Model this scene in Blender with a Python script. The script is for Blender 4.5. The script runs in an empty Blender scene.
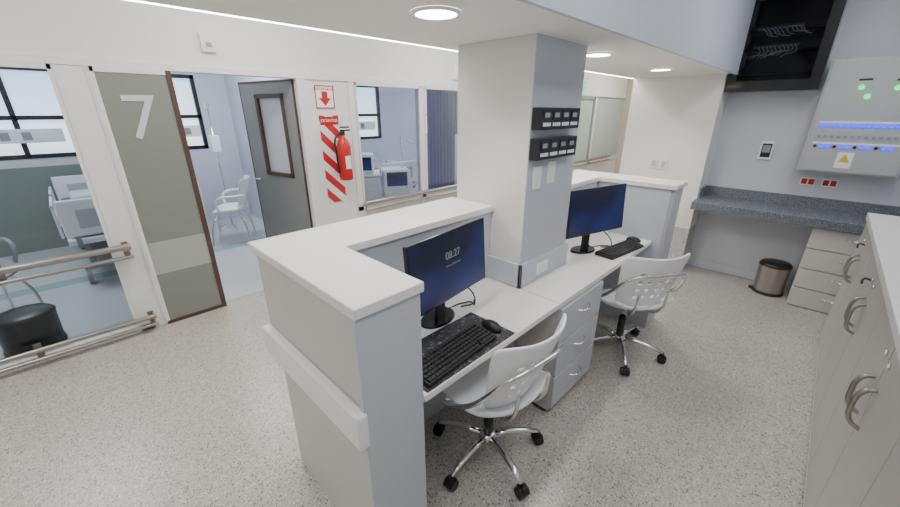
import bpy, bmesh, random
from math import *
from mathutils import Vector, Matrix
random.seed(4)
S=bpy.context.scene
COL=S.collection
# ------------------------------------------------------------ materials
def mat(name,col,rough=.5,metal=0,emit=0,ecol=None,spec=.5,bump=0,bscale=200,coat=0):
    m=bpy.data.materials.new(name);m.use_nodes=True
    nt=m.node_tree;b=nt.nodes['Principled BSDF']
    b.inputs['Base Color'].default_value=(*col,1)
    b.inputs['Roughness'].default_value=rough
    b.inputs['Metallic'].default_value=metal
    b.inputs['Specular IOR Level'].default_value=spec
    b.inputs['Coat Weight'].default_value=coat
    if emit:
        b.inputs['Emission Color'].default_value=(*(ecol or col),1)
        b.inputs['Emission Strength'].default_value=emit
    tc=nt.nodes.new('ShaderNodeTexCoord')
    n=nt.nodes.new('ShaderNodeTexNoise');n.inputs['Scale'].default_value=bscale if bump else 3
    nt.links.new(tc.outputs['Object'],n.inputs['Vector'])
    if bump:
        bp=nt.nodes.new('ShaderNodeBump');bp.inputs['Strength'].default_value=bump;bp.inputs['Distance'].default_value=.002
        nt.links.new(n.outputs['Fac'],bp.inputs['Height']);nt.links.new(bp.outputs['Normal'],b.inputs['Normal'])
    elif not emit:
        mx=nt.nodes.new('ShaderNodeMix');mx.data_type='RGBA'
        mx.inputs['A'].default_value=(*[c*.96 for c in col],1);mx.inputs['B'].default_value=(*[min(1,c*1.03) for c in col],1)
        nt.links.new(n.outputs['Fac'],mx.inputs['Factor']);nt.links.new(mx.outputs['Result'],b.inputs['Base Color'])
    return m
def speckle(name,base,dark,light,scale,rough=.3,amt=.3):
    m=bpy.data.materials.new(name);m.use_nodes=True;nt=m.node_tree;b=nt.nodes['Principled BSDF'];L=nt.links
    tc=nt.nodes.new('ShaderNodeTexCoord')
    prev=None
    for i,(sc,thr) in enumerate(((scale,amt),(scale*1.9,amt*.9))):
        v=nt.nodes.new('ShaderNodeTexVoronoi');v.inputs['Scale'].default_value=sc;v.inputs['Randomness'].default_value=1
        L.new(tc.outputs['Object'],v.inputs['Vector'])
        sep=nt.nodes.new('ShaderNodeSeparateColor');L.new(v.outputs['Color'],sep.inputs['Color'])
        lt=nt.nodes.new('ShaderNodeMath');lt.operation='LESS_THAN';L.new(v.outputs['Distance'],lt.inputs[0]);lt.inputs[1].default_value=.40
        for ch,colr,t in (('Red',dark,1-thr),('Green',light,1-thr)):
            g=nt.nodes.new('ShaderNodeMath');g.operation='GREATER_THAN';g.inputs[1].default_value=t;L.new(sep.outputs[ch],g.inputs[0])
            mu=nt.nodes.new('ShaderNodeMath');mu.operation='MULTIPLY';L.new(g.outputs[0],mu.inputs[0]);L.new(lt.outputs[0],mu.inputs[1])
            mx=nt.nodes.new('ShaderNodeMix');mx.data_type='RGBA'
            if prev is None: mx.inputs['A'].default_value=(*base,1)
            else: L.new(prev,mx.inputs['A'])
            mx.inputs['B'].default_value=(*colr,1);L.new(mu.outputs[0],mx.inputs['Factor']);prev=mx.outputs['Result']
    n=nt.nodes.new('ShaderNodeTexNoise');n.inputs['Scale'].default_value=1.3;L.new(tc.outputs['Object'],n.inputs['Vector'])
    mr=nt.nodes.new('ShaderNodeMapRange');mr.inputs['To Min'].default_value=.9;mr.inputs['To Max'].default_value=1.06;L.new(n.outputs['Fac'],mr.inputs['Value'])
    mm=nt.nodes.new('ShaderNodeMix');mm.data_type='RGBA';mm.blend_type='MULTIPLY';mm.inputs['Factor'].default_value=1
    L.new(prev,mm.inputs['A']);L.new(mr.outputs[0],mm.inputs['B']);L.new(mm.outputs['Result'],b.inputs['Base Color'])
    b.inputs['Roughness'].default_value=rough
    return m
def glassmat(name,tint=(.95,.98,1),ior=1.35):
    m=bpy.data.materials.new(name);m.use_nodes=True;nt=m.node_tree;nt.nodes.clear()
    o=nt.nodes.new('ShaderNodeOutputMaterial');t=nt.nodes.new('ShaderNodeBsdfTransparent');g=nt.nodes.new('ShaderNodeBsdfGlossy')
    t.inputs[0].default_value=(*tint,1);g.inputs['Roughness'].default_value=.02
    f=nt.nodes.new('ShaderNodeFresnel');f.inputs[0].default_value=ior
    x=nt.nodes.new('ShaderNodeMixShader');nt.links.new(f.outputs[0],x.inputs[0]);nt.links.new(t.outputs[0],x.inputs[1]);nt.links.new(g.outputs[0],x.inputs[2]);nt.links.new(x.outputs[0],o.inputs[0])
    return m
def banded(name,c1,c2,axis,z0,z1,rough=.3):
    m=bpy.data.materials.new(name);m.use_nodes=True;nt=m.node_tree;b=nt.nodes['Principled BSDF'];L=nt.links
    tc=nt.nodes.new('ShaderNodeTexCoord');s=nt.nodes.new('ShaderNodeSeparateXYZ');L.new(tc.outputs['Object'],s.inputs[0])
    a=nt.nodes.new('ShaderNodeMath');a.operation='GREATER_THAN';a.inputs[1].default_value=z0;L.new(s.outputs[axis],a.inputs[0])
    c=nt.nodes.new('ShaderNodeMath');c.operation='LESS_THAN';c.inputs[1].default_value=z1;L.new(s.outputs[axis],c.inputs[0])
    u=nt.nodes.new('ShaderNodeMath');u.operation='MULTIPLY';L.new(a.outputs[0],u.inputs[0]);L.new(c.outputs[0],u.inputs[1])
    x=nt.nodes.new('ShaderNodeMix');x.data_type='RGBA';x.inputs['A'].default_value=(*c1,1);x.inputs['B'].default_value=(*c2,1)
    L.new(u.outputs[0],x.inputs['Factor']);L.new(x.outputs['Result'],b.inputs['Base Color']);b.inputs['Roughness'].default_value=rough
    return m
def stripes(name,c1,c2,k):
    m=bpy.data.materials.new(name);m.use_nodes=True;nt=m.node_tree;b=nt.nodes['Principled BSDF'];L=nt.links
    tc=nt.nodes.new('ShaderNodeTexCoord');s=nt.nodes.new('ShaderNodeSeparateXYZ');L.new(tc.outputs['Object'],s.inputs[0])
    a=nt.nodes.new('ShaderNodeMath');a.operation='ADD';L.new(s.outputs['Y'],a.inputs[0]);L.new(s.outputs['Z'],a.inputs[1])
    c=nt.nodes.new('ShaderNodeMath');c.operation='MULTIPLY';c.inputs[1].default_value=k;L.new(a.outputs[0],c.inputs[0])
    f=nt.nodes.new('ShaderNodeMath');f.operation='FRACT';L.new(c.outputs[0],f.inputs[0])
    g=nt.nodes.new('ShaderNodeMath');g.operation='GREATER_THAN';g.inputs[1].default_value=.5;L.new(f.outputs[0],g.inputs[0])
    x=nt.nodes.new('ShaderNodeMix');x.data_type='RGBA';x.inputs['A'].default_value=(*c1,1);x.inputs['B'].default_value=(*c2,1)
    L.new(g.outputs[0],x.inputs['Factor']);L.new(x.outputs['Result'],b.inputs['Base Color'])
    return m
M=dict(
 wall=mat('wall_paint',(.84,.825,.79),.7,bump=.15),
 wallblue=mat('wall_paint_cool',(.62,.64,.69),.7,bump=.15),
 roomwall=mat('room_wall_paint',(.66,.68,.78),.7,bump=.1),
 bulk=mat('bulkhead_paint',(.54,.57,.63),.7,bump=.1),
 ceil=mat('ceiling_paint',(.86,.845,.82),.8,bump=.1),
 column=mat('column_paint',(.69,.675,.65),.6,bump=.1),
 lam=mat('laminate_white',(.79,.775,.755),.38),
 lamg=mat('laminate_grey',(.52,.54,.58),.45),
 lamw=mat('laminate_warm',(.57,.55,.52),.45),
 cab=mat('laminate_cabinet',(.50,.48,.46),.42),
 alu=mat('white_aluminium',(.84,.84,.84),.35),
 chrome=mat('chrome',(.8,.8,.8),.12,1),
 steel=mat('brushed_steel',(.45,.42,.39),.3,1),
 black=mat('black_plastic',(.012,.012,.014),.4),
 blackgloss=mat('black_gloss',(.008,.008,.010),.15,coat=.3),
 white=mat('white_plastic',(.95,.955,.97),.3),
 grey=mat('grey_plastic',(.30,.31,.33),.5),
 ledw=mat('led_white',(1,1,1),.5,emit=20,ecol=(1,.96,.88)),
 panelw=mat('added_panel_glow',(1,1,1),.5,emit=4,ecol=(.95,.97,1)),  # glow of the added, unseen ceiling panels
 ledb=mat('led_blue',(.01,.01,1),.5,emit=2.6,ecol=(.008,.012,1)),
 ledg=mat('led_green',(.0,1,.3),.5,emit=1.6,ecol=(.0,1,.14)),
 exitg=mat('exit_sign_green',(.0,.5,.2),.5,emit=1.2,ecol=(.02,.8,.3)),
 red=mat('red_paint',(.55,.015,.015),.35),
 winframe=mat('window_frame_black',(.008,.009,.012),.4),
 doorgrey=mat('door_laminate_grey',(.25,.26,.255),.4),
 brown=mat('door_edge_brown',(.09,.045,.035),.5),
 glass=glassmat('clear_glass'),
 smoked=glassmat('smoked_glass',(.6,.6,.62),1.25),
 frost=mat('frosted_glass',(.50,.56,.54),.5),
 milky=mat('milky_glass',(.62,.65,.68),.25),
 box=mat('panel_box_enamel',(.47,.50,.49),.35),
 yellow=mat('yellow_label',(.8,.55,.03),.5),
 mattress=mat('mattress_blue',(.14,.20,.30),.7),
 beige=mat('beige_paint',(.58,.52,.42),.7),
 cable=mat('cable_black',(.02,.02,.02),.5),
 curtain=mat('curtain_violet_blue',(.15,.16,.38),.85),
)
# window glazing with daylight put in as emission: white low, bluish towards the top
def daylight_mat():
    m=bpy.data.materials.new('window_daylight_film');m.use_nodes=True;nt=m.node_tree;b=nt.nodes['Principled BSDF'];L=nt.links
    tc=nt.nodes.new('ShaderNodeTexCoord');s=nt.nodes.new('ShaderNodeSeparateXYZ');L.new(tc.outputs['Object'],s.inputs[0])
    n=nt.nodes.new('ShaderNodeTexNoise');n.inputs['Scale'].default_value=1.5;L.new(tc.outputs['Object'],n.inputs['Vector'])
    ad=nt.nodes.new('ShaderNodeMath');ad.operation='MULTIPLY_ADD';L.new(n.outputs['Fac'],ad.inputs[0]);ad.inputs[1].default_value=.35;L.new(s.outputs['Z'],ad.inputs[2])
    r=nt.nodes.new('ShaderNodeMapRange');r.inputs['From Min'].default_value=1.45;r.inputs['From Max'].default_value=2.3;L.new(ad.outputs[0],r.inputs['Value'])
    c=nt.nodes.new('ShaderNodeValToRGB');c.color_ramp.elements[0].color=(.95,.98,1,1);c.color_ramp.elements[1].color=(.42,.68,1,1);L.new(r.outputs[0],c.inputs[0])
    b.inputs['Base Color'].default_value=(.7,.75,.8,1)
    L.new(c.outputs[0],b.inputs['Emission Color']);b.inputs['Emission Strength'].default_value=1.7
    return m
M['daylight_glow']=daylight_mat()
M['floor']=speckle('terrazzo_floor',(.455,.43,.38),(.18,.165,.145),(.64,.615,.565),85,.28,.40)
M['granite']=speckle('granite_counter',(.15,.165,.19),(.04,.045,.055),(.42,.44,.48),170,.25,.35)
M['tile']=speckle('granito_skirting',(.50,.50,.48),(.16,.16,.16),(.8,.8,.8),90,.4,.35)
M['mat']=speckle('marbled_mat',(.03,.03,.035),(.01,.01,.01),(.16,.16,.18),45,.35,.3)
M['vinyl']=banded('vinyl_floor',(.58,.61,.62),(.30,.46,.48),'X',-5.5,-5.3,.25)
M['slide']=banded('sliding_door_film',(.235,.255,.225),(.42,.44,.42),'Z',.45,.72,.3)
M['stripe']=stripes('hazard_stripes',(.85,.85,.85),(.60,.02,.03),5.2)
M['wains']=banded('room_wall_wainscot',(.64,.66,.70),(.22,.25,.23),'Z',-1,1.05,.6)
def screenmat():
    m=bpy.data.materials.new('screen_blue');m.use_nodes=True;nt=m.node_tree;b=nt.nodes['Principled BSDF'];L=nt.links
    tc=nt.nodes.new('ShaderNodeTexCoord')
    n=nt.nodes.new('ShaderNodeTexNoise');n.inputs['Scale'].default_value=1.1;n.inputs['Detail'].default_value=1;L.new(tc.outputs['Generated'],n.inputs['Vector'])
    r=nt.nodes.new('ShaderNodeValToRGB');r.color_ramp.elements[0].position=.38;r.color_ramp.elements[0].color=(.001,.003,.022,1)
    r.color_ramp.elements[1].position=.72;r.color_ramp.elements[1].color=(.004,.020,.14,1);L.new(n.outputs['Fac'],r.inputs[0])
    b.inputs['Base Color'].default_value=(.006,.006,.012,1);b.inputs['Roughness'].default_value=.25
    L.new(r.outputs[0],b.inputs['Emission Color']);b.inputs['Emission Strength'].default_value=.9
    return m
M['screen']=screenmat()
# ------------------------------------------------------------ helpers
def empty(name,loc=(0,0,0),rz=0):
    e=bpy.data.objects.new(name,None);COL.objects.link(e);e.location=loc;e.rotation_euler=(0,0,rz);e.empty_display_size=.1
    return e
def finish(name,bm,m,parent=None,smooth=False):
    me=bpy.data.meshes.new(name);bm.normal_update();bm.to_mesh(me);bm.free()
    o=bpy.data.objects.new(name,me);COL.objects.link(o)
    if m: me.materials.append(m)
    if parent: o.parent=parent
    if smooth:
        for p in me.polygons:p.use_smooth=True
    return o
def addbox(bm,x0,x1,y0,y1,z0,z1):
    r=bmesh.ops.create_cube(bm,size=1)
    bmesh.ops.transform(bm,matrix=Matrix.Translation(((x0+x1)/2,(y0+y1)/2,(z0+z1)/2))@Matrix.Diagonal((abs(x1-x0),abs(y1-y0),abs(z1-z0),1)),verts=r['verts'])
    return r['verts']
def box(name,x0,x1,y0,y1,z0,z1,m,parent=None,bev=0):
    bm=bmesh.new();addbox(bm,x0,x1,y0,y1,z0,z1)
    o=finish(name,bm,m,parent)
    if bev:
        d=o.modifiers.new('b','BEVEL');d.width=bev;d.segments=3
    return o
def boxes(name,L,m,parent=None,bev=0):
    bm=bmesh.new()
    for b in L: addbox(bm,*b)
    o=finish(name,bm,m,parent)
    if bev:
        d=o.modifiers.new('b','BEVEL');d.width=bev;d.segments=2
    return o
def cyl(name,p0,p1,r,m,parent=None,r2=None,seg=24,bm=None):
    own=bm is None
    if own:bm=bmesh.new()
    p0=Vector(p0);p1=Vector(p1);d=p1-p0
    res=bmesh.ops.create_cone(bm,cap_ends=True,segments=seg,radius1=r,radius2=r if r2 is None else r2,depth=d.length)
    q=d.to_track_quat('Z','Y').to_matrix().to_4x4()
    bmesh.ops.transform(bm,matrix=Matrix.Translation((p0+p1)/2)@q,verts=res['verts'])
    if own:
        o=finish(name,bm,m,parent)
        for p in o.data.polygons:
            p.use_smooth=len(p.vertices)==4
        return o
def tube(name,pts,r,m,parent=None,cyclic=False,bez=True):
    cu=bpy.data.curves.new(name,'CURVE');cu.dimensions='3D';cu.bevel_depth=r;cu.bevel_resolution=4;cu.use_fill_caps=True
    if bez:
        sp=cu.splines.new('BEZIER');sp.bezier_points.add(len(pts)-1)
        for b,p in zip(sp.bezier_points,pts):
            b.co=p;b.handle_left_type=b.handle_right_type='AUTO'
        sp.resolution_u=8
    else:
        sp=cu.splines.new('POLY');sp.points.add(len(pts)-1)
        for b,p in zip(sp.points,pts): b.co=(*p,1)
    sp.use_cyclic_u=cyclic
    cu.materials.append(m)
    tmp=bpy.data.objects.new(name+'_c',cu);COL.objects.link(tmp)
    dg=bpy.context.evaluated_depsgraph_get();me=bpy.data.meshes.new_from_object(tmp.evaluated_get(dg))
    bpy.data.objects.remove(tmp)
    o=bpy.data.objects.new(name,me);COL.objects.link(o)
    for p in me.polygons:p.use_smooth=True
    if parent:o.parent=parent
    return o
def lathe(name,prof,m,parent=None,seg=40,loc=(0,0,0),caps=True):
    bm=bmesh.new();rings=[]
    for r,z in prof:
        rings.append([bm.verts.new((loc[0]+r*cos(2*pi*i/seg),loc[1]+r*sin(2*pi*i/seg),loc[2]+z)) for i in range(seg)])
    for a,b in zip(rings,rings[1:]):
        for i in range(seg):
            bm.faces.new((a[i],a[(i+1)%seg],b[(i+1)%seg],b[i]))
    if caps:
        bm.faces.new(list(reversed(rings[0])));bm.faces.new(rings[-1])
    return finish(name,bm,m,parent,True)
def text(name,s,size,m,parent,loc,rot,ext=.0008):
    cu=bpy.data.curves.new(name,'FONT');cu.body=s;cu.size=size;cu.extrude=ext;cu.align_x='CENTER';cu.align_y='CENTER'
    tmp=bpy.data.objects.new(name+'_c',cu);COL.objects.link(tmp)
    dg=bpy.context.evaluated_depsgraph_get();me=bpy.data.meshes.new_from_object(tmp.evaluated_get(dg));bpy.data.objects.remove(tmp)
    me.materials.clear();me.materials.append(m)
    o=bpy.data.objects.new(name,me);COL.objects.link(o);o.location=loc;o.rotation_euler=rot
    if parent:o.parent=parent
    return o
def area(name,loc,rot,sx,sy,power,col=(1,1,1)):
    l=bpy.data.lights.new(name,'AREA');l.shape='RECTANGLE';l.size=sx;l.size_y=sy;l.energy=power;l.color=col
    o=bpy.data.objects.new(name,l);COL.objects.link(o);o.location=loc;o.rotation_euler=rot;return o
# ------------------------------------------------------------ dimensions
WX=-3.7; BX=-7.0; CZ=2.03; UZ=2.8
# ------------------------------------------------------------ shell
box('floor',WX-.05,1.0,-2.7,9.6,-.1,0,M['floor'])
box('floor_patient_rooms',BX-.1,WX-.05,-2.7,9.6,-.1,.0,M['vinyl'])
box('ceiling_upper',BX-.1,1.1,-2.8,9.7,UZ,UZ+.1,M['ceil'])
boxes('ceiling_soffit',[(-1.69,-.80,-2.7,4.6,CZ,CZ+.25),(-1.73,-1.72,-2.7,4.6,CZ,CZ+.25),(-1.72,-1.69,-2.7,4.6,CZ+.012,CZ+.25)],M['ceil'])
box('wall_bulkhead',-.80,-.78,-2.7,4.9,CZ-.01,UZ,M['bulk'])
box('wall_soffit_upper',-1.66,-.80,-2.7,4.6,CZ+.25,UZ,M['wall'])
box('wall_right',.95,1.05,-2.7,5.0,0,UZ,M['wallblue'])
box('wall_back',-.86,1.05,4.9,5.0,0,UZ,M['wallblue'])
box('wall_pier',-1.70,-.86,4.6,5.0,.5,UZ,M['wall'])
box('wall_pier_base',-1.70,-.86,4.6,5.0,0,.5,M['tile'])
box('wall_corridor_right',-1.70,-1.6,5.0,9.6,0,UZ,M['wall'])
box('wall_corridor_end',WX-.1,-1.6,9.6,9.7,0,UZ,M['beige'])
box('wall_front',BX,1.05,-2.8,-2.7,0,UZ,M['wall'])
box('baseboard_back',-.86,.07,4.885,4.9,0,.10,M['wallblue'],bev=.004)
box('baseboard_right',.93,.95,-2.7,4.9,0,.1,M['wall'])
for i,y in enumerate((.62,2.10,7.9)):
    box('wall_partition_%d'%(i+1),BX,WX-.06,y,y+.1,0,UZ,M['wains' if i==0 else 'roomwall'])
wins=[(-2.3,-1.1),(-1.0,.45),(.85,1.68),(3.7,5.0),(6.1,7.4)]
ZB,ZT=1.15,2.2
def backwall(name,y0,y1,m):
    L=[(BX-.1,BX,y0,y1,0,ZB),(BX-.1,BX,y0,y1,ZT,UZ)];y=y0
    for a,b in wins:
        if a>=y0 and b<=y1: L.append((BX-.1,BX,y,a,ZB,ZT));y=b
    L.append((BX-.1,BX,y,y1,ZB,ZT))
    boxes(name,L,m)
backwall('wall_room_back_1',-2.7,.67,M['wains'])
backwall('wall_room_back_2',.67,9.6,M['roomwall'])
for i,(a,b) in enumerate(wins):
    w=empty('window_%d'%(i+1),(BX-.05,(a+b)/2,0));h=(b-a)/2
    t=.05
    F=[(-.03,.06,-h,h,ZB,ZB+t),(-.03,.06,-h,h,ZT-t,ZT),(-.03,.06,-h,-h+t,ZB,ZT),(-.03,.06,h-t,h,ZB,ZT),(-.03,.06,-t/2,t/2,ZB,ZT),(-.03,.06,-h,h,1.60,1.65)]
    boxes('frame',F,M['winframe'],w)
    box('pane',-.005,.0,-h,h,ZB,ZT,M['daylight_glow'],w)  # pane itself glows in place of daylight from outside
# ---------------------------------------------------------- glazed partition wall
DT=1.98
box('wall_header_left',WX-.06,WX+.02,-2.7,9.6,DT+.05,UZ,M['wall'])
gp=empty('glass_partition',(WX,0,0))
posts=[(-2.7,-2.62),(-1.35,-1.25),(.10,.28),(1.72,1.80),(2.24,2.31),(3.21,3.28),(4.2,4.28),(5.6,5.7),(6.8,6.9),(8.0,8.1)]
F=[(-.05,.04,a,b,0,DT) for a,b in posts]
F+=[(-.05,.045,-2.7,9.6,DT,DT+.05),(-.05,.04,-2.7,.2,0,.06),(-.05,.04,2.24,9.6,.62,.68)]
boxes('frame_posts',F,M['alu'],gp,.004)
boxes('panes',[(-.005,.005,-2.62,-1.35,.06,DT),(-.005,.005,-1.25,.10,.06,DT),(-.005,.005,2.31,3.21,.68,DT),(-.005,.005,3.28,4.2,.68,DT)],M['glass'],gp)
boxes('frosted_panes',[(-.005,.005,4.28,5.6,.68,DT),(-.005,.005,8.1,9.6,.68,DT)],M['frost'],gp)
boxes('trim_mouldings',[(.03,.05,a,a+.02,.06,DT) for a in (-1.25,.08,.26,2.31,3.19,3.28,4.18)]+[(.03,.05,-1.25,.1,DT-.03,DT),(.03,.05,2.31,4.2,DT-.03,DT),(.03,.05,2.31,4.2,.68,.71)],M['alu'],gp)
for i,(a,b) in enumerate(((5.7,6.8),(6.9,8.0))):
    d=empty('door_%d'%(i+3),(WX+.02,(a+b)/2,0));h=(b-a)/2
    box('glass_leaf',-.005,.005,-h+.03,h-.03,.68,DT-.05,M['frost'],d)
    boxes('leaf_frame',[(-.02,.03,-h,-h+.06,.68,DT),(-.02,.03,h-.06,h,.68,DT),(-.02,.03,-h,h,DT-.06,DT)],M['grey'],d)
box('wall_left_sign_panel',WX-.05,WX+.03,1.80,2.24,0,DT,M['alu'])
box('wall_left_sill',WX-.05,WX+.02,2.24,9.6,0,.62,M['wall'])
box('trim_header_line',WX+.02,WX+.035,-2.7,9.6,DT+.05,DT+.07,M['alu'])
d=empty('door_1',(WX+.03,.5,0))
box('panel',-.02,.02,-.22,.20,.02,DT-.01,M['slide'],d)
boxes('edge_strip',[(-.025,.028,.20,.235,.0,DT),],M['brown'],d)
boxes('bottom_rail',[(-.022,.026,-.22,.20,.0,.03)],M['brown'],d)
boxes('edge_frame',[(-.022,.026,-.225,-.20,0,DT),(-.022,.026,-.22,.2,DT-.03,DT)],M['alu'],d)
text('number_seven','7',.44,M['milky'],d,(.024,-.01,1.64),(pi/2,0,pi/2),.002)
dl=empty('door_2',(WX-.03,1.70,0),radians(193))
boxes('leaf',[(0,.17,-.02,.02,.01,DT-.01),(.58,.84,-.02,.02,.01,DT-.01),(.17,.58,-.02,.02,.01,1.07),(.17,.58,-.02,.02,1.84,DT-.01)],M['doorgrey'],dl)
dl2=[(.15,.60,-.032,.032,1.05,1.09),(.15,.60,-.032,.032,1.82,1.86),(.15,.19,-.032,.032,1.05,1.86),(.56,.60,-.032,.032,1.05,1.86)]
boxes('window_frame',dl2,M['brown'],dl)
box('window_glass',.19,.56,-.004,.004,1.09,1.82,M['milky'],dl)
boxes('leaf_edges',[(.84,.855,-.022,.022,.0,DT),(-.01,.0,-.022,.022,.0,DT),(.0,.84,-.024,.024,DT-.02,DT)],M['brown'],dl)
tube('handle',[(.77,.02,1.0),(.77,.06,1.0),(.68,.06,1.0)],.009,M['chrome'],dl)
box('trim_door_frame',WX-.06,WX+.05,1.70,1.74,0,DT,M['alu'],None,.003)
def rail(nm,y0,y1,zs,rs):
    h=empty(nm,(WX+.1,(y0+y1)/2,0));l=(y1-y0)/2
    for i,(z,r) in enumerate(zip(zs,rs)):
        tube('rail_%d'%i,[(0,-l,z),(0,l,z)],r,M['steel'],h,bez=False)
    bm=bmesh.new()
    for y in [-l+.03,l-.03]+[(-l+(k+1)*2*l/4) for k in range(3)]:
        for z in zs:
            cyl('',(0,y,z),(-.062,y,z),.012,None,bm=bm)
        addbox(bm,-.068,-.058,y-.02,y+.02,min(zs)-.03,max(zs)+.03)
    finish('brackets',bm,M['steel'],h)
    return h
rail('handrail',-2.5,.20,(.74,.66),(.024,.014))
rail('kick_rail',-2.5,.22,(.13,.06),(.018,.014))
rail('handrail',2.3,9.0,(.72,.64),(.024,.014))
s=empty('fire_extinguisher_sign',(WX+.035,1.97,1.83))
box('plate',-.003,.003,-.10,.10,-.105,.105,M['white'],s)
boxes('border',[(.003,.005,-.10,.10,.095,.105),(.003,.005,-.10,.10,-.105,-.095),(.003,.005,-.10,-.09,-.105,.105),(.003,.005,.09,.10,-.105,.105)],M['red'],s)
text('lettering','MATAFUEGO',.036,M['red'],s,(.005,0,.07),(pi/2,0,pi/2))
bm=bmesh.new()
addbox(bm,.003,.006,-.03,.03,-.01,.05)
v=[bm.verts.new(p) for p in ((.006,-.065,-.01),(.006,.065,-.01),(.006,0,-.08),(.003,-.065,-.01),(.003,.065,-.01),(.003,0,-.08))]
bm.faces.new(v[:3]);bm.faces.new(v[3:]);bm.faces.new((v[0],v[2],v[5],v[3]));bm.faces.new((v[1],v[4],v[5],v[2]));bm.faces.new((v[0],v[3],v[4],v[1]))
finish('arrow',bm,M['red'],s)
s=empty('striped_sign',(WX+.035,1.99,1.22))
box('stripes',-.003,.003,-.105,.105,-.44,.44,M['stripe'],s)
box('label',.003,.006,-.10,.10,.35,.43,M['red'],s)
text('lettering','EXTINTOR',.038,M['white'],s,(.007,0,.39),(pi/2,0,pi/2))
fe=empty('fire_extinguisher',(WX+.13,2.07,1.02))
lathe('cylinder',[(.01,0),(.06,.0),(.07,.02),(.07,.34),(.05,.40),(.025,.43),(.02,.46)],M['red'],fe)
boxes('valve',[(-.02,.02,-.02,.02,.45,.49),(-.012,.012,-.02,.09,.49,.505),(-.012,.012,-.02,.08,.52,.535)],M['black'],fe,.003)
tube('hose',[(0,-.03,.47),(.01,-.09,.42),(.02,-.095,.25),(.02,-.085,.08)],.010,M['black'],fe)
box('label',.066,.0725,-.03,.03,.12,.25,M['white'],fe)
box('bracket',-.085,-.06,-.02,.02,.1,.4,M['steel'],fe)
t=empty('wall_thermostat',(WX+.02,1.03,2.20));boxes('housing',[(0,.03,-.05,.05,-.065,.065),(.03,.035,-.035,.035,-.045,.03)],M['alu'],t,.004);box('lens',.035,.04,-.02,.02,-.03,.0,M['grey'],t)
t=empty('wall_speaker',(WX+.02,3.85,2.16));boxes('housing',[(0,.03,-.06,.06,-.08,.08),(.03,.034,-.04,.04,-.05,.05)],M['white'],t,.004)
t=empty('wall_speaker',(WX+.02,6.3,2.16));boxes('housing',[(0,.03,-.12,.12,-.08,.08),(.03,.034,-.09,.09,-.05,.05)],M['grey'],t,.004)
t=empty('exit_sign',(WX+.02,7.3,2.17));box('housing',0,.03,-.22,.22,-.08,.08,M['white'],t,.004);box('face',.03,.034,-.2,.2,-.065,.065,M['exitg'],t);text('lettering','SALIDA',.09,M['white'],t,(.036,0,0),(pi/2,0,pi/2))
c=empty('led_cove_strip',(-1.705,.95,CZ))
box('diffuser',-.0145,.0145,-3.64,3.64,.001,.010,M['ledw'],c)
for x,y in ((-1.12,1.07),(-1.16,2.48),(-1.17,3.72)):
    d=empty('recessed_downlight',(x,y,CZ))
    bm=bmesh.new();bmesh.ops.create_cone(bm,cap_ends=True,segments=40,radius1=.075,radius2=.075,depth=.004);bmesh.ops.translate(bm,verts=bm.verts[:],vec=(0,0,-.006));finish('diffuser',bm,M['ledw'],d)
    lathe('trim_ring',[(.0755,-.009),(.084,-.009),(.089,-.004),(.090,-.0005)],M['alu'],d,caps=False)
    l=bpy.data.lights.new('downlight_lamp','SPOT');l.energy=20;l.color=(1,.95,.88);l.spot_size=radians(140);l.spot_blend=.8;l.shadow_soft_size=.06
    o=bpy.data.objects.new('lamp',l);COL.objects.link(o);o.parent=d;o.location=(0,0,-.08)
# ---------------------------------------------------------- column
PX0,PX1,PY0,PY1=-1.56,-1.07,1.65,2.15
col=empty('column',((PX0+PX1)/2,(PY0+PY1)/2,0));hx=(PX1-PX0)/2;hy=(PY1-PY0)/2
box('shaft',-hx,hx,-hy,hy,0,CZ,M['column'],col,.003)
box('grey_face_sheet',hx,hx+.003,-hy,hy,.9,CZ,M['lamg'],col)  # thin sheet that turns this one face greyer than the shaft
boxes('base_collar',[(hx-.0,hx+.02,-hy-.02,hy+.02,.758,.90),(-.02,hx+.02,-hy-.02,-hy,.758,.90)],M['lamg'],col,.004)
def socket(nm,y,z,w=.08,h=.12,x=PX1+.003):
    s=empty(nm,(x,y,z));box('plate',0,.008,-w/2,w/2,-h/2,h/2,M['alu'],s,.002)
    boxes('modules',[(.008,.012,-w*.28,-w*.02,-h*.3,h*.3),(.008,.012,w*.02,w*.28,-h*.3,h*.3)],M['alu'],s);return s
socket('wall_switch',1.74,1.37);socket('wall_switch',1.88,1.385)
socket('power_outlet',1.85,.83,.12,.07,PX1+.02)
for z in (1.665,1.52):
    g=empty('gas_alarm_panel',(PX1+.003,1.855,z))
    box('case',0,.05,-.20,.20,-.052,.052,M['black'],g,.004)
    boxes('display_rows',[(.05,.053,-.18+.092*k,-.10+.092*k,-.005,.04) for k in range(4)],M['winframe'],g)
    boxes('indicator_labels',[(.05,.053,-.175+.092*k+.019*q,-.163+.092*k+.019*q,-.035,-.018) for k in range(4) for q in range(4)],M['white'],g)
    boxes('digits',[(.053,.054,-.165+.092*k,-.12+.092*k,.006,.028) for k in range(4)],M['grey'],g)
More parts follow.
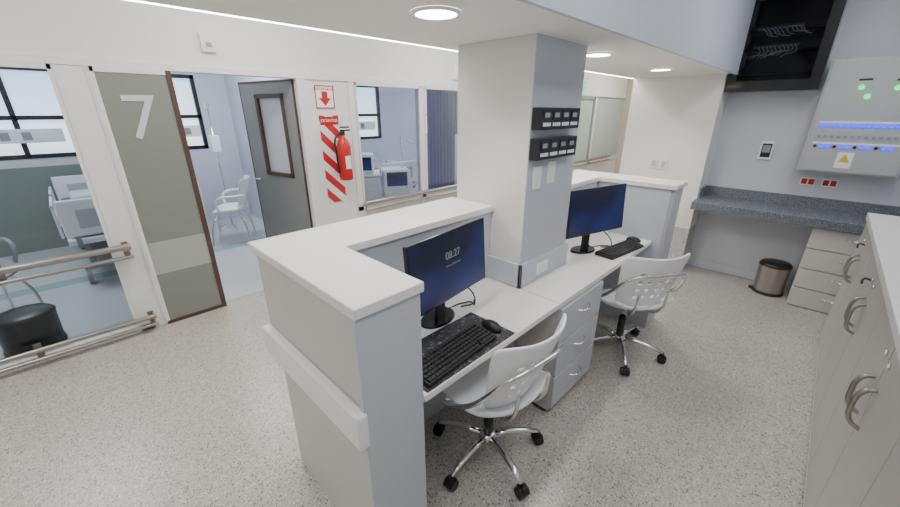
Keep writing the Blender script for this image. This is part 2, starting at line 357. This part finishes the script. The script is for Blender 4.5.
# ---------------------------------------------------------- reception desk
rd=empty('reception_desk',(0,0,0))
ZC=1.20
def counter(nm,pts):
    bm=bmesh.new();vs=[bm.verts.new((x,y,ZC-.035)) for x,y in pts];f=bm.faces.new(vs)
    r=bmesh.ops.extrude_face_region(bm,geom=[f]);bmesh.ops.translate(bm,verts=[v for v in r['geom'] if isinstance(v,bmesh.types.BMVert)],vec=(0,0,.035))
    bmesh.ops.recalc_face_normals(bm,faces=bm.faces)
    o=finish(nm,bm,M['lam'],rd);b=o.modifiers.new('b','BEVEL');b.width=.004;b.segments=2
counter('counter_top_1',[(-1.60,.445),(-.80,.445),(-.80,.70),(-1.27,.70),(-1.27,1.648),(-1.60,1.648)])
counter('counter_top_2',[(-1.60,2.152),(-1.27,2.152),(-1.27,3.04),(-.70,3.04),(-.70,3.30),(-1.60,3.30)])
ZU=ZC-.035
box('outer_panel_long',-1.56,-1.53,.48,3.28,0,ZU,M['lamw'],rd)
box('outer_panel_end',-1.56,-.83,.46,.50,.74,ZU,M['lamw'],rd)
box('outer_panel_end_low',-1.53,-.83,.475,.50,.0,.74,M['lamw'],rd)
box('end_cap',-.83,-.81,.45,.69,0,ZU,M['lamg'],rd,.002)
box('end_inner_panel',-1.53,-.83,.665,.69,0,ZU,M['lamg'],rd)
box('privacy_panel_1',-1.31,-1.285,.69,1.648,.0,ZU,M['lamg'],rd)
box('privacy_panel_2',-1.31,-1.285,2.152,3.05,.0,ZU,M['lamg'],rd)
box('far_end_panel',-1.53,-.72,3.06,3.085,0,ZU,M['lamg'],rd)
box('far_end_outer',-1.53,-.72,3.26,3.28,0,ZU,M['lamw'],rd)
box('far_end_cap',-.74,-.715,3.06,3.28,0,ZU,M['lamg'],rd,.002)
box('bumper_rail',-1.555,-.802,.42,.46,.70,.835,M['alu'],rd,.010)
box('desk_top_1',-1.285,-.80,.69,1.640,.725,.755,M['lam'],rd,.003)
boxes('desk_top_2',[(-1.068,-.80,1.643,2.152,.725,.755),(-1.285,-.80,2.152,3.06,.725,.755)],M['lam'],rd)
dp=empty('drawer_pedestal',(-1.03,1.91,0))
box('carcass',-.03,.225,-.26,.26,.03,.722,M['lamw'],dp)
zz=[(.05,.265),(.275,.49),(.50,.715)]
boxes('drawer_fronts',[(.225,.243,-.255,.255,a,b) for a,b in zz],M['lamg'],dp,.003)
for a,b in zz:
    z=(a+b)/2+.03
    tube('handle',[(.243,-.06,z),(.268,-.04,z),(.275,0,z),(.268,.04,z),(.243,.06,z)],.0065,M['chrome'],dp)
cyl('lock',(.243,.2,.68),(.25,.2,.68),.009,M['chrome'],dp)
boxes('feet',[(.0,.2,-.24,.24,0,.03)],M['black'],dp)
# ---------------------------------------------------------- monitors
def monitor(loc,rz,clock=False,hc=.305):
    e=empty('computer_monitor',loc,rz)
    g=bpy.data.objects.new('head',None);COL.objects.link(g);g.parent=e;g.location=(0,0,hc);g.rotation_euler=(0,radians(-4),0)
    box('bezel',-.012,.010,-.272,.272,-.158,.158,M['blackgloss'],g,.004)
    box('screen',.010,.0112,-.265,.265,-.145,.151,M['screen'],g)
    box('rear_housing',-.05,-.012,-.14,.14,-.1,.1,M['black'],g,.015)
    if clock:
        text('clock_digits','08:27',.048,M['grey'],g,(.0118,.01,.05),(pi/2,0,pi/2),.0003)
        text('date_text','martes, 12 de marzo',.013,M['grey'],g,(.0118,.01,.005),(pi/2,0,pi/2),.0003)
    box('neck',-.075,-.05,-.03,.03,.01,.33,M['black'],e,.006)
    bm=bmesh.new();r=bmesh.ops.create_cone(bm,cap_ends=True,segments=40,radius1=.085,radius2=.08,depth=.012)
    bmesh.ops.transform(bm,matrix=Matrix.Translation((-.075,0,.008))@Matrix.Diagonal((.80,1.25,1,1)),verts=r['verts'])
    finish('base',bm,M['blackgloss'],e)
    tube('cable',[(-.055,.0,.25),(-.09,.06,.1),(-.10,.10,.008),(-.07,.19,.006),(-.03,.23,.006),(-.05,.16,.006)],.004,M['cable'],e)
    tube('cable_2',[(-.055,.02,.25),(-.06,.16,.14),(-.03,.25,.03),(-.01,.22,.006),(-.04,.26,.006)],.0035,M['cable'],e)
    return e
monitor((-1.073,1.094,.756),radians(7),True)
monitor((-1.015,2.46,.756),radians(-16),False,.315)
e=empty('desk_mat',(-.945,.975,.7555));box('mat',-.13,.14,-.27,.27,0,.003,M['mat'],e,.001)
def keyboard(loc,rz):
    e=empty('computer_keyboard',loc,rz)
    bm=bmesh.new();vs=addbox(bm,-.068,.068,-.215,.215,.0,.016)
    for v in vs:
        if v.co.x<0 and v.co.z>.01: v.co.z+=.010
    o=finish('body',bm,M['black'],e);b=o.modifiers.new('b','BEVEL');b.width=.005;b.segments=2
    bm=bmesh.new()
    for r in range(6):
        x=.054-r*.0205;z=.017+(.054-x)*.075
        y=-.205
        while y<.195:
            w=.0158
            if r==0 and -.09<y<.02: w=.105
            if not(.085<y<.095 ): addbox(bm,x-.0075,x+.0075,y,y+w,z-.002,z+.007)
            y+=w+.003
    finish('keys',bm,M['cable'],e)
    return e
keyboard((-.895,.935,.759),radians(3))
keyboard((-.89,2.66,.756),radians(-8))
def mouse(loc,rz):
    e=empty('computer_mouse',loc,rz)
    bm=bmesh.new();r=bmesh.ops.create_uvsphere(bm,u_segments=24,v_segments=14,radius=1)
    for v in bm.verts:
        if v.co.z<0:v.co.z*=.15
        v.co.x*=.055;v.co.y*=.031*(1+.15*v.co.x/.055);v.co.z=v.co.z*.032+.005
    finish('shell',bm,M['black'],e,True)
    box('wheel',-.04,-.022,-.004,.004,.02,.034,M['grey'],e,.002)
mouse((-.91,1.20,.759),0);mouse((-.90,2.95,.756),0)
# ---------------------------------------------------------- chairs
def shell_seat(e,m,slots=True):
    bm=bmesh.new();N=18;g=[]
    for i in range(N+1):
        row=[]
        for j in range(N+1):
            u=-1+2*i/N;v=-1+2*j/N
            x=u*sqrt(1-v*v*.28)*.225;y=v*sqrt(1-u*u*.28)*.235
            z=.455+.035*abs(v)**3-.012*(1-v*v)-(.035*max(0,u)**3)+.05*max(0,-u)**4
            row.append(bm.verts.new((x,y,z)))
        g.append(row)
    for i in range(N):
        for j in range(N): bm.faces.new((g[i][j],g[i+1][j],g[i+1][j+1],g[i][j+1]))
    o=finish('seat',bm,m,e,True)
    q=o.modifiers.new('s','SOLIDIFY');q.thickness=.022;q.offset=-1
    q=o.modifiers.new('ss','SUBSURF');q.levels=q.render_levels=1
    bm=bmesh.new();NI=29;NJ=20;g=[]
    cols=(7,8,11,12,16,17,20,21)
    for i in range(NI+1):
        row=[]
        for j in range(NJ+1):
            u=-1+2*i/NI; w=j/NJ
            half=.170+.070*w**.8
            if w>.8: half-= .02*((w-.8)/.2)**2
            if w<.15: half-=.03*((.15-w)/.15)**2
            y=u*half
            z=.47+.395*w+(.02*abs(u)**2*(w-.3)) - .015*(abs(u)**6)*(w>.9)
            x=-.200-.075*w-.035*w*w+.085*abs(u)**2.2*(.6+.4*w)+.03*(1-w)**3
            row.append(bm.verts.new((x,y,z)))
        g.append(row)
    for i in range(NI):
        for j in range(NJ):
            if slots and i in cols and j in (4,7,10,13): continue
            bm.faces.new((g[i][j],g[i][j+1],g[i+1][j+1],g[i+1][j]))
    o=finish('backrest',bm,m,e,True)
    q=o.modifiers.new('s','SOLIDIFY');q.thickness=.014;q.offset=0
    q=o.modifiers.new('ss','SUBSURF');q.levels=q.render_levels=1
def office_chair(loc,rz,rbase=0.3,ph=.25):
    e=empty('office_chair',loc,rz)
    shell_seat(e,M['white'])
    for sgn in (1,-1):
        tube('arm_tube_%d'%(sgn+1),[(-.02,.03*sgn,.415),(.06,.16*sgn,.405),(.08,.235*sgn,.43),(.0,.268*sgn,.475),(-.12,.262*sgn,.545),(-.20,.235*sgn,.63),(-.262,.18*sgn,.72),(-.285,.12*sgn,.74),(-.292,.0,.745)],.0115,M['chrome'],e)
        tube('back_strut_%d'%(sgn+1),[(-.05,.06*sgn,.415),(-.18,.09*sgn,.42),(-.235,.10*sgn,.48),(-.258,.10*sgn,.60)],.010,M['chrome'],e)
    boxes('seat_plate',[(-.10,.10,-.09,.09,.405,.428)],M['black'],e,.006)
    cyl('gas_lift_outer',(0,0,.12),(0,0,.29),.025,M['black'],e)
    cyl('gas_lift_rod',(0,0,.28),(0,0,.41),.015,M['chrome'],e)
    tube('lever',[(0,.0,.40),(.0,-.12,.40),(.0,-.22,.395)],.005,M['chrome'],e)
    lathe('hub',[(.02,.085),(.045,.09),(.045,.13),(.03,.14)],M['chrome'],e)
    legs=bmesh.new();cst=bmesh.new()
    for k in range(5):
        a=2*pi*k/5+ph;c,s_=cos(a),sin(a)
        R3=Matrix.Rotation(a,4,'Z')
        secs=[(.03,.115,.024,.020),(.12,.118,.02,.017),(.22,.098,.016,.013),(rbase,.078,.013,.010)]
        rings=[]
        for (r,z,w,h) in secs:
            ring=[legs.verts.new(R3@Vector((r,w*cos(t),z+h*sin(t)))) for t in [2*pi*q/10 for q in range(10)]]
            rings.append(ring)
        for A_,B_ in zip(rings,rings[1:]):
            for q in range(10): legs.faces.new((A_[q],A_[(q+1)%10],B_[(q+1)%10],B_[q]))
        legs.faces.new(rings[0]);legs.faces.new(list(reversed(rings[-1])))
        P=Vector((c*rbase,s_*rbase,0));T=Vector((-s_,c,0))
        cyl('',P+Vector((0,0,.04)),P+Vector((0,0,.08)),.009,None,bm=cst,seg=12)
        for q in (-1,1):
            cyl('',P+T*q*.008+Vector((0,0,.0275)),P+T*q*.026+Vector((0,0,.0275)),.0275,None,bm=cst,seg=24)
        cyl('',P-T*.009+Vector((0,0,.034)),P+T*.009+Vector((0,0,.034)),.03,None,bm=cst,seg=20)
    bmesh.ops.recalc_face_normals(legs,faces=legs.faces)
    finish('star_base',legs,M['chrome'],e,True)
    finish('casters',cst,M['black'],e)
    return e
office_chair((-.90,1.20,0),radians(174),.285,.45)
office_chair((-.77,2.60,0),radians(143))
def visitor_chair(loc,rz,m):
    e=empty('visitor_chair',loc,rz)
    shell_seat(e,m,False)
    for s_ in (1,-1):
        tube('arm_%d'%(s_+1),[(-.24,.21*s_,.66),(-.12,.265*s_,.66),(.05,.265*s_,.64),(.10,.25*s_,.58),(.08,.23*s_,.47)],.016,m,e)
    for k,(x,y) in enumerate(((.2,.2),(.2,-.2),(-.2,.2),(-.2,-.2))):
        tube('leg_%d'%k,[(x*.5,y*.5,.44),(x*.9,y*.95,.3),(x*1.15,y*1.15,.008)],.012,M['chrome'],e)
visitor_chair((-5.65,1.44,0),radians(-115),M['white'])
visitor_chair((-4.75,-.75,0),radians(30),M['grey'])
# ---------------------------------------------------------- right cabinets
cb=empty('storage_cabinet',(.33,1.1,0))
box('carcass',.0,.60,-2.6,2.60,.10,1.02,M['cab'],cb)
box('plinth',.0,.58,-2.6,2.58,0,.10,M['wall'],cb)
box('top',-.03,.61,-2.6,2.63,1.02,1.06,M['lam'],cb,.004)
D=[]
for i in range(12):
    a=-2.2+.4*i+.0
    D.append((-.02,0,a+.004,a+.396,.115,1.01))
boxes('doors',D,M['cab'],cb,.002)
for i in range(3,12):
    a=-2.2+.4*i
    yh=a+.35 if i%2==0 else a+.05
    tube('handle_%d'%i,[(-.02,yh,.70),(-.045,yh,.715),(-.058,yh,.78),(-.045,yh,.845),(-.02,yh,.86)],.008,M['steel'],cb)
    cyl('lock_%d'%i,(-.02,yh,.95),(-.028,yh,.95),.011,M['chrome'],cb)
    if i in (9,10): tube('key_%d'%i,[(-.028,yh,.95),(-.05,yh,.95),(-.055,yh-.02,.93)],.005,M['black'],cb)
# ---------------------------------------------------------- back alcove
gc=empty('granite_counter',(0,4.65,0))
box('slab',-.858,.948,-.25,.248,.80,.84,M['granite'],gc,.003)
box('front_apron',-.858,.948,-.25,-.23,.76,.80,M['granite'],gc)
box('backsplash',-.858,.948,.225,.248,.84,.94,M['granite'],gc)
box('side_splash',-.858,-.84,-.05,.225,.84,.94,M['granite'],gc)
du=empty('drawer_unit',(.38,4.66,0))
box('carcass',-.30,.28,-.20,.235,.0,.758,M['lamw'],du)
zs=[(.01,.185),(.195,.37),(.38,.56),(.57,.75)]
boxes('drawer_fronts',[(-.298,.278,-.218,-.20,a,b) for a,b in zs],M['lamw'],du,.003)
for a,b in zs: tube('handle',[(-.08,-.218,(a+b)/2+.03),(-.05,-.24,(a+b)/2+.03),(.05,-.24,(a+b)/2+.03),(.08,-.218,(a+b)/2+.03)],.005,M['chrome'],du)
def bin_(loc,r,h,m):
    e=empty('trash_can',loc)
    lathe('body',[(r*.3,0),(r*.95,0),(r*.96,.02),(r,h*.85),(r,h*.88)],m,e)
    lathe('lid',[(r*1.02,h*.87),(r*1.03,h*.9),(r*.9,h*.97),(r*.4,h),(.005,h*1.005)],M['black'],e)
    lathe('base_ring',[(r*.99,0),(r*1.02,.005),(r*1.0,.03)],M['black'],e)
    box('pedal',r*.9*-1-.04,-r*.9,-.03,.03,.008,.02,M['black'],e,.003)
    return e
bin_((-.08,4.64,0),.125,.33,M['steel'])
bin_((-4.0,-.50,0),.17,.30,M['black']).rotation_euler=(0,0,pi)
eb=empty('electrical_panel_box',(.12,4.90,1.64))
box('enclosure',-.28,.34,-.20,-.001,-.45,.46,M['box'],eb,.006)
box('door',-.265,.325,-.212,-.20,-.435,.445,M['box'],eb,.004)
for z,n in ((-.055,12),(-.225,12)):
    boxes('label_strip',[(-.23,.29,-.2135,-.212,z+.02,z+.035)],M['white'],eb)
    bm=bmesh.new();bg=bmesh.new()
    for k in range(n):
        x=-.21+k*.041
        if z>-.1 or k%3: cyl('',(x,-.212,z),(x,-.222,z),.016,None,bm=bm,seg=12)
        else: cyl('',(x,-.212,z),(x,-.222,z),.012,None,bm=bg,seg=12)
    finish('blue_indicators',bm,M['ledb'],eb);finish('grey_indicators',bg,M['black'],eb)
boxes('switch_row',[(-.215+k*.041,-.195+k*.041,-.222,-.212,-.155,-.135) for k in range(12)],M['grey'],eb)
boxes('name_plates',[(-.08,.0,-.2135,-.212,.29,.305),(.13,.21,-.2135,-.212,.28,.295)],M['black'],eb)
bm=bmesh.new()
for x,z in ((-.05,.24),(.0,.17),(.15,.23)): cyl('',(x,-.212,z),(x,-.225,z),.019,None,bm=bm,seg=16)
finish('green_indicators',bm,M['ledg'],eb)
box('warning_label',-.05,.05,-.2145,-.212,-.40,-.27,M['white'],eb)
bm=bmesh.new();v=[bm.verts.new(p) for p in ((-.035,-.2155,-.35),(.035,-.2155,-.35),(0,-.2155,-.285))];bm.faces.new(v);finish('warning_triangle',bm,M['yellow'],eb)
cyl('lock',(.28,-.212,.05),(.28,-.222,.05),.012,M['chrome'],eb)
for x in (-.06,.09):
    p=empty('red_outlet',(x,4.90,1.08));box('plate',-.055,.055,-.01,-.001,-.035,.035,M['white'],p,.002)
    boxes('modules',[(-.045,-.005,-.014,-.01,-.025,.025),(.005,.045,-.014,-.01,-.025,.025)],M['red'],p)
p=empty('wall_intercom',(-.43,4.90,1.34));box('body',-.05,.05,-.03,-.001,-.085,.085,M['white'],p,.006);box('face',-.038,.038,-.034,-.03,-.065,.065,M['winframe'],p,.003);box('screen',-.03,.03,-.036,-.034,-.02,.05,M['grey'],p)
rk=empty('network_rack_cabinet',(-.52,4.90,2.28))
boxes('shell',[(-.335,.335,-.24,-.001,-.41,-.38),(-.335,.335,-.24,-.001,.38,.41),(-.335,-.31,-.24,-.001,-.38,.38),(.31,.335,-.24,-.001,-.38,.38),(-.31,.31,-.02,-.001,-.38,.38)],M['blackgloss'],rk,.003)
boxes('door_frame',[(-.335,.335,-.255,-.24,-.41,-.32),(-.335,.335,-.255,-.24,.32,.41),(-.335,-.26,-.255,-.24,-.32,.32),(.26,.335,-.255,-.24,-.32,.32)],M['blackgloss'],rk)
box('door_glass',-.26,.26,-.25,-.246,-.32,.32,M['smoked'],rk)
boxes('equipment',[(-.25,.25,-.2,-.02,-.26,-.20),(-.25,.25,-.2,-.02,-.07,-.01),(-.25,.25,-.2,-.02,.08,.13)],M['winframe'],rk)
boxes('port_strips',[(-.20,.12,-.203,-.2,-.05,-.03),(-.20,.12,-.203,-.2,.095,.115)],M['grey'],rk)
for k in range(10):
    x=-.16+k*.028;z=-.12+random.random()*.03
    tube('patch_cable_%d'%k,[(x,-.203,-.04),(x+.02,-.232,z+.02),(x-.05,-.228,z),(x-.08,-.21,z-.02)],.0035,M['white'],rk)
    tube('patch_cable_up_%d'%k,[(x,-.203,.105),(x+.03,-.232,z+.19),(x+.05,-.228,z+.16),(x+.09,-.21,z+.15)],.0035,M['white'],rk)
p=empty('wall_junction_box',(.40,4.90,2.46));box('body',-.17,.17,-.12,-.001,-.27,.3,M['grey'],p,.005);box('cover',-.15,.15,-.128,-.12,-.25,.28,M['lamg'],p,.003)
p=empty('wall_switch',(-1.28,4.60,1.16));box('plate',-.10,-.02,-.01,-.001,-.055,.055,M['alu'],p,.002);box('plate_2',.0,.08,-.01,-.001,-.055,.055,M['alu'],p,.002);boxes('modules',[(-.08,-.04,-.013,-.01,-.03,.03),(.02,.06,-.013,-.01,-.03,.03)],M['lamg'],p)
# ---------------------------------------------------------- patient rooms
def bed(loc,rz):
    e=empty('hospital_bed',loc,rz);W=.36
    box('mattress',-.92,.92,-W+.02,W-.02,.55,.66,M['mattress'],e,.03)
    box('frame',-.95,.95,-W,W,.47,.53,M['white'],e,.01)
    box('pillow',-.86,-.5,-.25,.25,.66,.75,M['white'],e,.04)
    for nm,x in (('headboard',-.98),('footboard',.97)):
        bm=bmesh.new();addbox(bm,x-.02,x+.02,-W,W,.56,.92);o=finish(nm,bm,M['white'],e)
        b=o.modifiers.new('b','BEVEL');b.width=.019;b.segments=3
        box(nm+'_inset',x+.02,x+.026,-.24,.24,.64,.82,M['lamg'],e,.003)
        boxes(nm+'_posts',[(x-.015,x+.015,-.3,-.26,.45,.58),(x-.015,x+.015,.26,.3,.45,.58)],M['grey'],e)
    for s_ in (-1,1):
        for q,(a,b_) in enumerate(((-.75,-.1),(.05,.7))):
            y=s_*(W+.03)
            boxes('side_rail_%d%d'%(s_+1,q),[(a,b_,y-.012,y+.012,.80,.84),(a,a+.04,y-.012,y+.012,.5,.84),(b_-.04,b_,y-.012,y+.012,.5,.84),(a,b_,y-.012,y+.012,.64,.68)],M['white'],e,.01)
    boxes('legs',[(-.75,.75,-.26,-.21,.2,.26),(-.75,.75,.21,.26,.2,.26),(-.4,-.33,-.22,.22,.25,.48),(.33,.4,-.22,.22,.25,.48),(-.8,-.72,-.30,.30,.16,.21),(.72,.8,-.30,.30,.16,.21)],M['grey'],e,.01)
    bm=bmesh.new()
    for x in (-.75,.75):
        for y in (-.30,.30): cyl('',(x,y-.02,.075),(x,y+.02,.075),.075,None,bm=bm,seg=24);cyl('',(x,y,.1),(x,y,.2),.02,None,bm=bm,seg=12)
    finish('casters',bm,M['grey'],e)
bed((-5.95,.20,0),0)
bed((-5.95,3.9,0),0)
for x,y in ((BX+.01,-.4),(BX+.01,4.3),(BX+.01,1.25)):
    e=empty('medical_service_panel',(x,y,1.42));box('duct',0,.09,-.55 if y!=1.25 else -.45,.5 if y!=1.25 else .35,-.08,.08,M['white'],e,.01)
    boxes('outlets',[(.09,.098,-.4+.18*k,-.32+.18*k,-.045,.045) for k in range(4)],M['grey'],e)
for x,y in ((-6.3,1.6),(-6.2,3.2)):
    e=empty('iv_stand',(x,y,0));cyl('pole',(0,0,.06),(0,0,1.75),.01,M['chrome'],e)
    for k in range(5):
        a=2*pi*k/5;tube('foot_%d'%k,[(0,0,.08),(.22*cos(a),.22*sin(a),.02)],.01,M['chrome'],e,bez=False)
    tube('hooks',[(-.1,0,1.8),(-.08,0,1.75),(0,0,1.745),(.08,0,1.75),(.1,0,1.8)],.005,M['chrome'],e)
    box('infusion_pump',-.05,.06,-.06,.06,1.15,1.38,M['white'],e,.01)
e=empty('privacy_curtain',(-4.9,4.76,0))
bm=bmesh.new();prev=None
for i in range(61):
    y=-.32+i*.66/60;x=.03*sin(i*.85)
    a=bm.verts.new((x,y,.25));b=bm.verts.new((x*.8,y,2.1))
    if prev: bm.faces.new((prev[0],a,b,prev[1]))
    prev=(a,b)
finish('cloth',bm,M['curtain'],e,True)
cyl('rail',(0,-.36,2.12),(0,.38,2.12),.012,M['alu'],e)
boxes('rail_hangers',[(-.006,.006,-.35,-.34,2.12,UZ),(-.006,.006,.36,.37,2.12,UZ)],M['alu'],e)
e=empty('bedside_cabinet',(-6.4,1.05,0));box('body',-.22,.22,-.22,.22,.04,.78,M['lam'],e,.01)
boxes('drawers',[(.22,.235,-.2,.2,.08,.4),(.22,.235,-.2,.2,.42,.74)],M['lamg'],e,.005);box('plinth',-.18,.18,-.18,.18,0,.04,M['black'],e)
e=empty('medical_trolley',(-4.7,2.95,0),radians(-35));boxes('shelves',[(-.25,.25,-.3,.3,.85,.88),(-.25,.25,-.3,.3,.45,.47),(-.25,.25,-.3,.3,.15,.17)],M['white'],e,.004)
bm=bmesh.new()
for x in (-.23,.23):
    for y in (-.28,.28): cyl('',(x,y,.05),(x,y,.95),.012,None,bm=bm,seg=12);cyl('',(x-.012,y,.035),(x+.012,y,.035),.035,None,bm=bm,seg=16)
finish('posts',bm,M['chrome'],e);box('monitor_unit',-.12,.12,-.2,.2,.88,1.14,M['white'],e,.02);box('display',.12,.124,-.17,.17,.92,1.10,M['screen'],e)
boxes('drawer_block',[(-.24,.24,-.28,.28,.50,.84)],M['white'],e,.01);boxes('drawer_fronts',[(.24,.25,-.26,.26,.52,.66),(.24,.25,-.26,.26,.68,.82)],M['alu'],e,.004)
e=empty('ventilator',(-4.6,3.5,0),radians(-30))
box('body',-.18,.18,-.2,.2,.45,.90,M['white'],e,.04);box('screen',.18,.19,-.15,.15,.66,.86,M['screen'],e)
cyl('column',(0,0,.12),(0,0,.46),.05,M['grey'],e);boxes('base',[(-.25,.25,-.04,.04,.07,.13),(-.04,.04,-.25,.25,.07,.13)],M['grey'],e,.01)
tube('breathing_hose',[(.1,.2,.6),(.2,.35,.8),(.1,.4,1.15),(.0,.2,1.3)],.015,M['white'],e);cyl('arm',(0,.1,.90),(0,.1,1.35),.012,M['chrome'],e)
bm=bmesh.new()
for x,y in ((.22,0),(-.22,0),(0,.22),(0,-.22)): cyl('',(x-.015,y,.035),(x+.015,y,.035),.035,None,bm=bm)
finish('casters',bm,M['black'],e)
# ---------------------------------------------------------- lights
def added_panel(x,y,sx,sy,p,col=(1,1,1)):  # unseen panels with area lights, added to brighten aisles and rooms
    e=empty('added_ceiling_panel',(x,y,UZ))
    box('frame',-sx/2-.02,sx/2+.02,-sy/2-.02,sy/2+.02,-.02,-.001,M['alu'],e)
    box('diffuser',-sx/2,sx/2,-sy/2,sy/2,-.024,-.02,M['panelw'],e)
    l=area('lamp',(0,0,-.03),(0,0,0),sx,sy,p,col);l.parent=e
for y in (-1.2,1.2,3.4,6.0,8.2): added_panel(-2.75,y,.5,1.2,22,(1,.97,.92))
for y in (-1.0,1.2,3.4): added_panel(.1,y,.5,1.2,8.5,(.95,.97,1))
for y in (-.6,1.35): added_panel(-5.3,y,.6,.9,30,(.90,.95,1))
for y in (3.9,6.9): added_panel(-5.3,y,.6,.9,27,(.84,.87,1))
# world
w=bpy.data.worlds.new('World');S.world=w;w.use_nodes=True
w.node_tree.nodes['Background'].inputs[0].default_value=(.8,.88,1,1);w.node_tree.nodes['Background'].inputs[1].default_value=1
# camera
cam=bpy.data.cameras.new('camera');co=bpy.data.objects.new('camera',cam);COL.objects.link(co)
cam.sensor_width=36;cam.lens=372.2/900*36;cam.clip_start=.02
co.location=(0,0,1.7);co.rotation_euler=(radians(90-20.93),0,radians(44.47))
S.camera=co
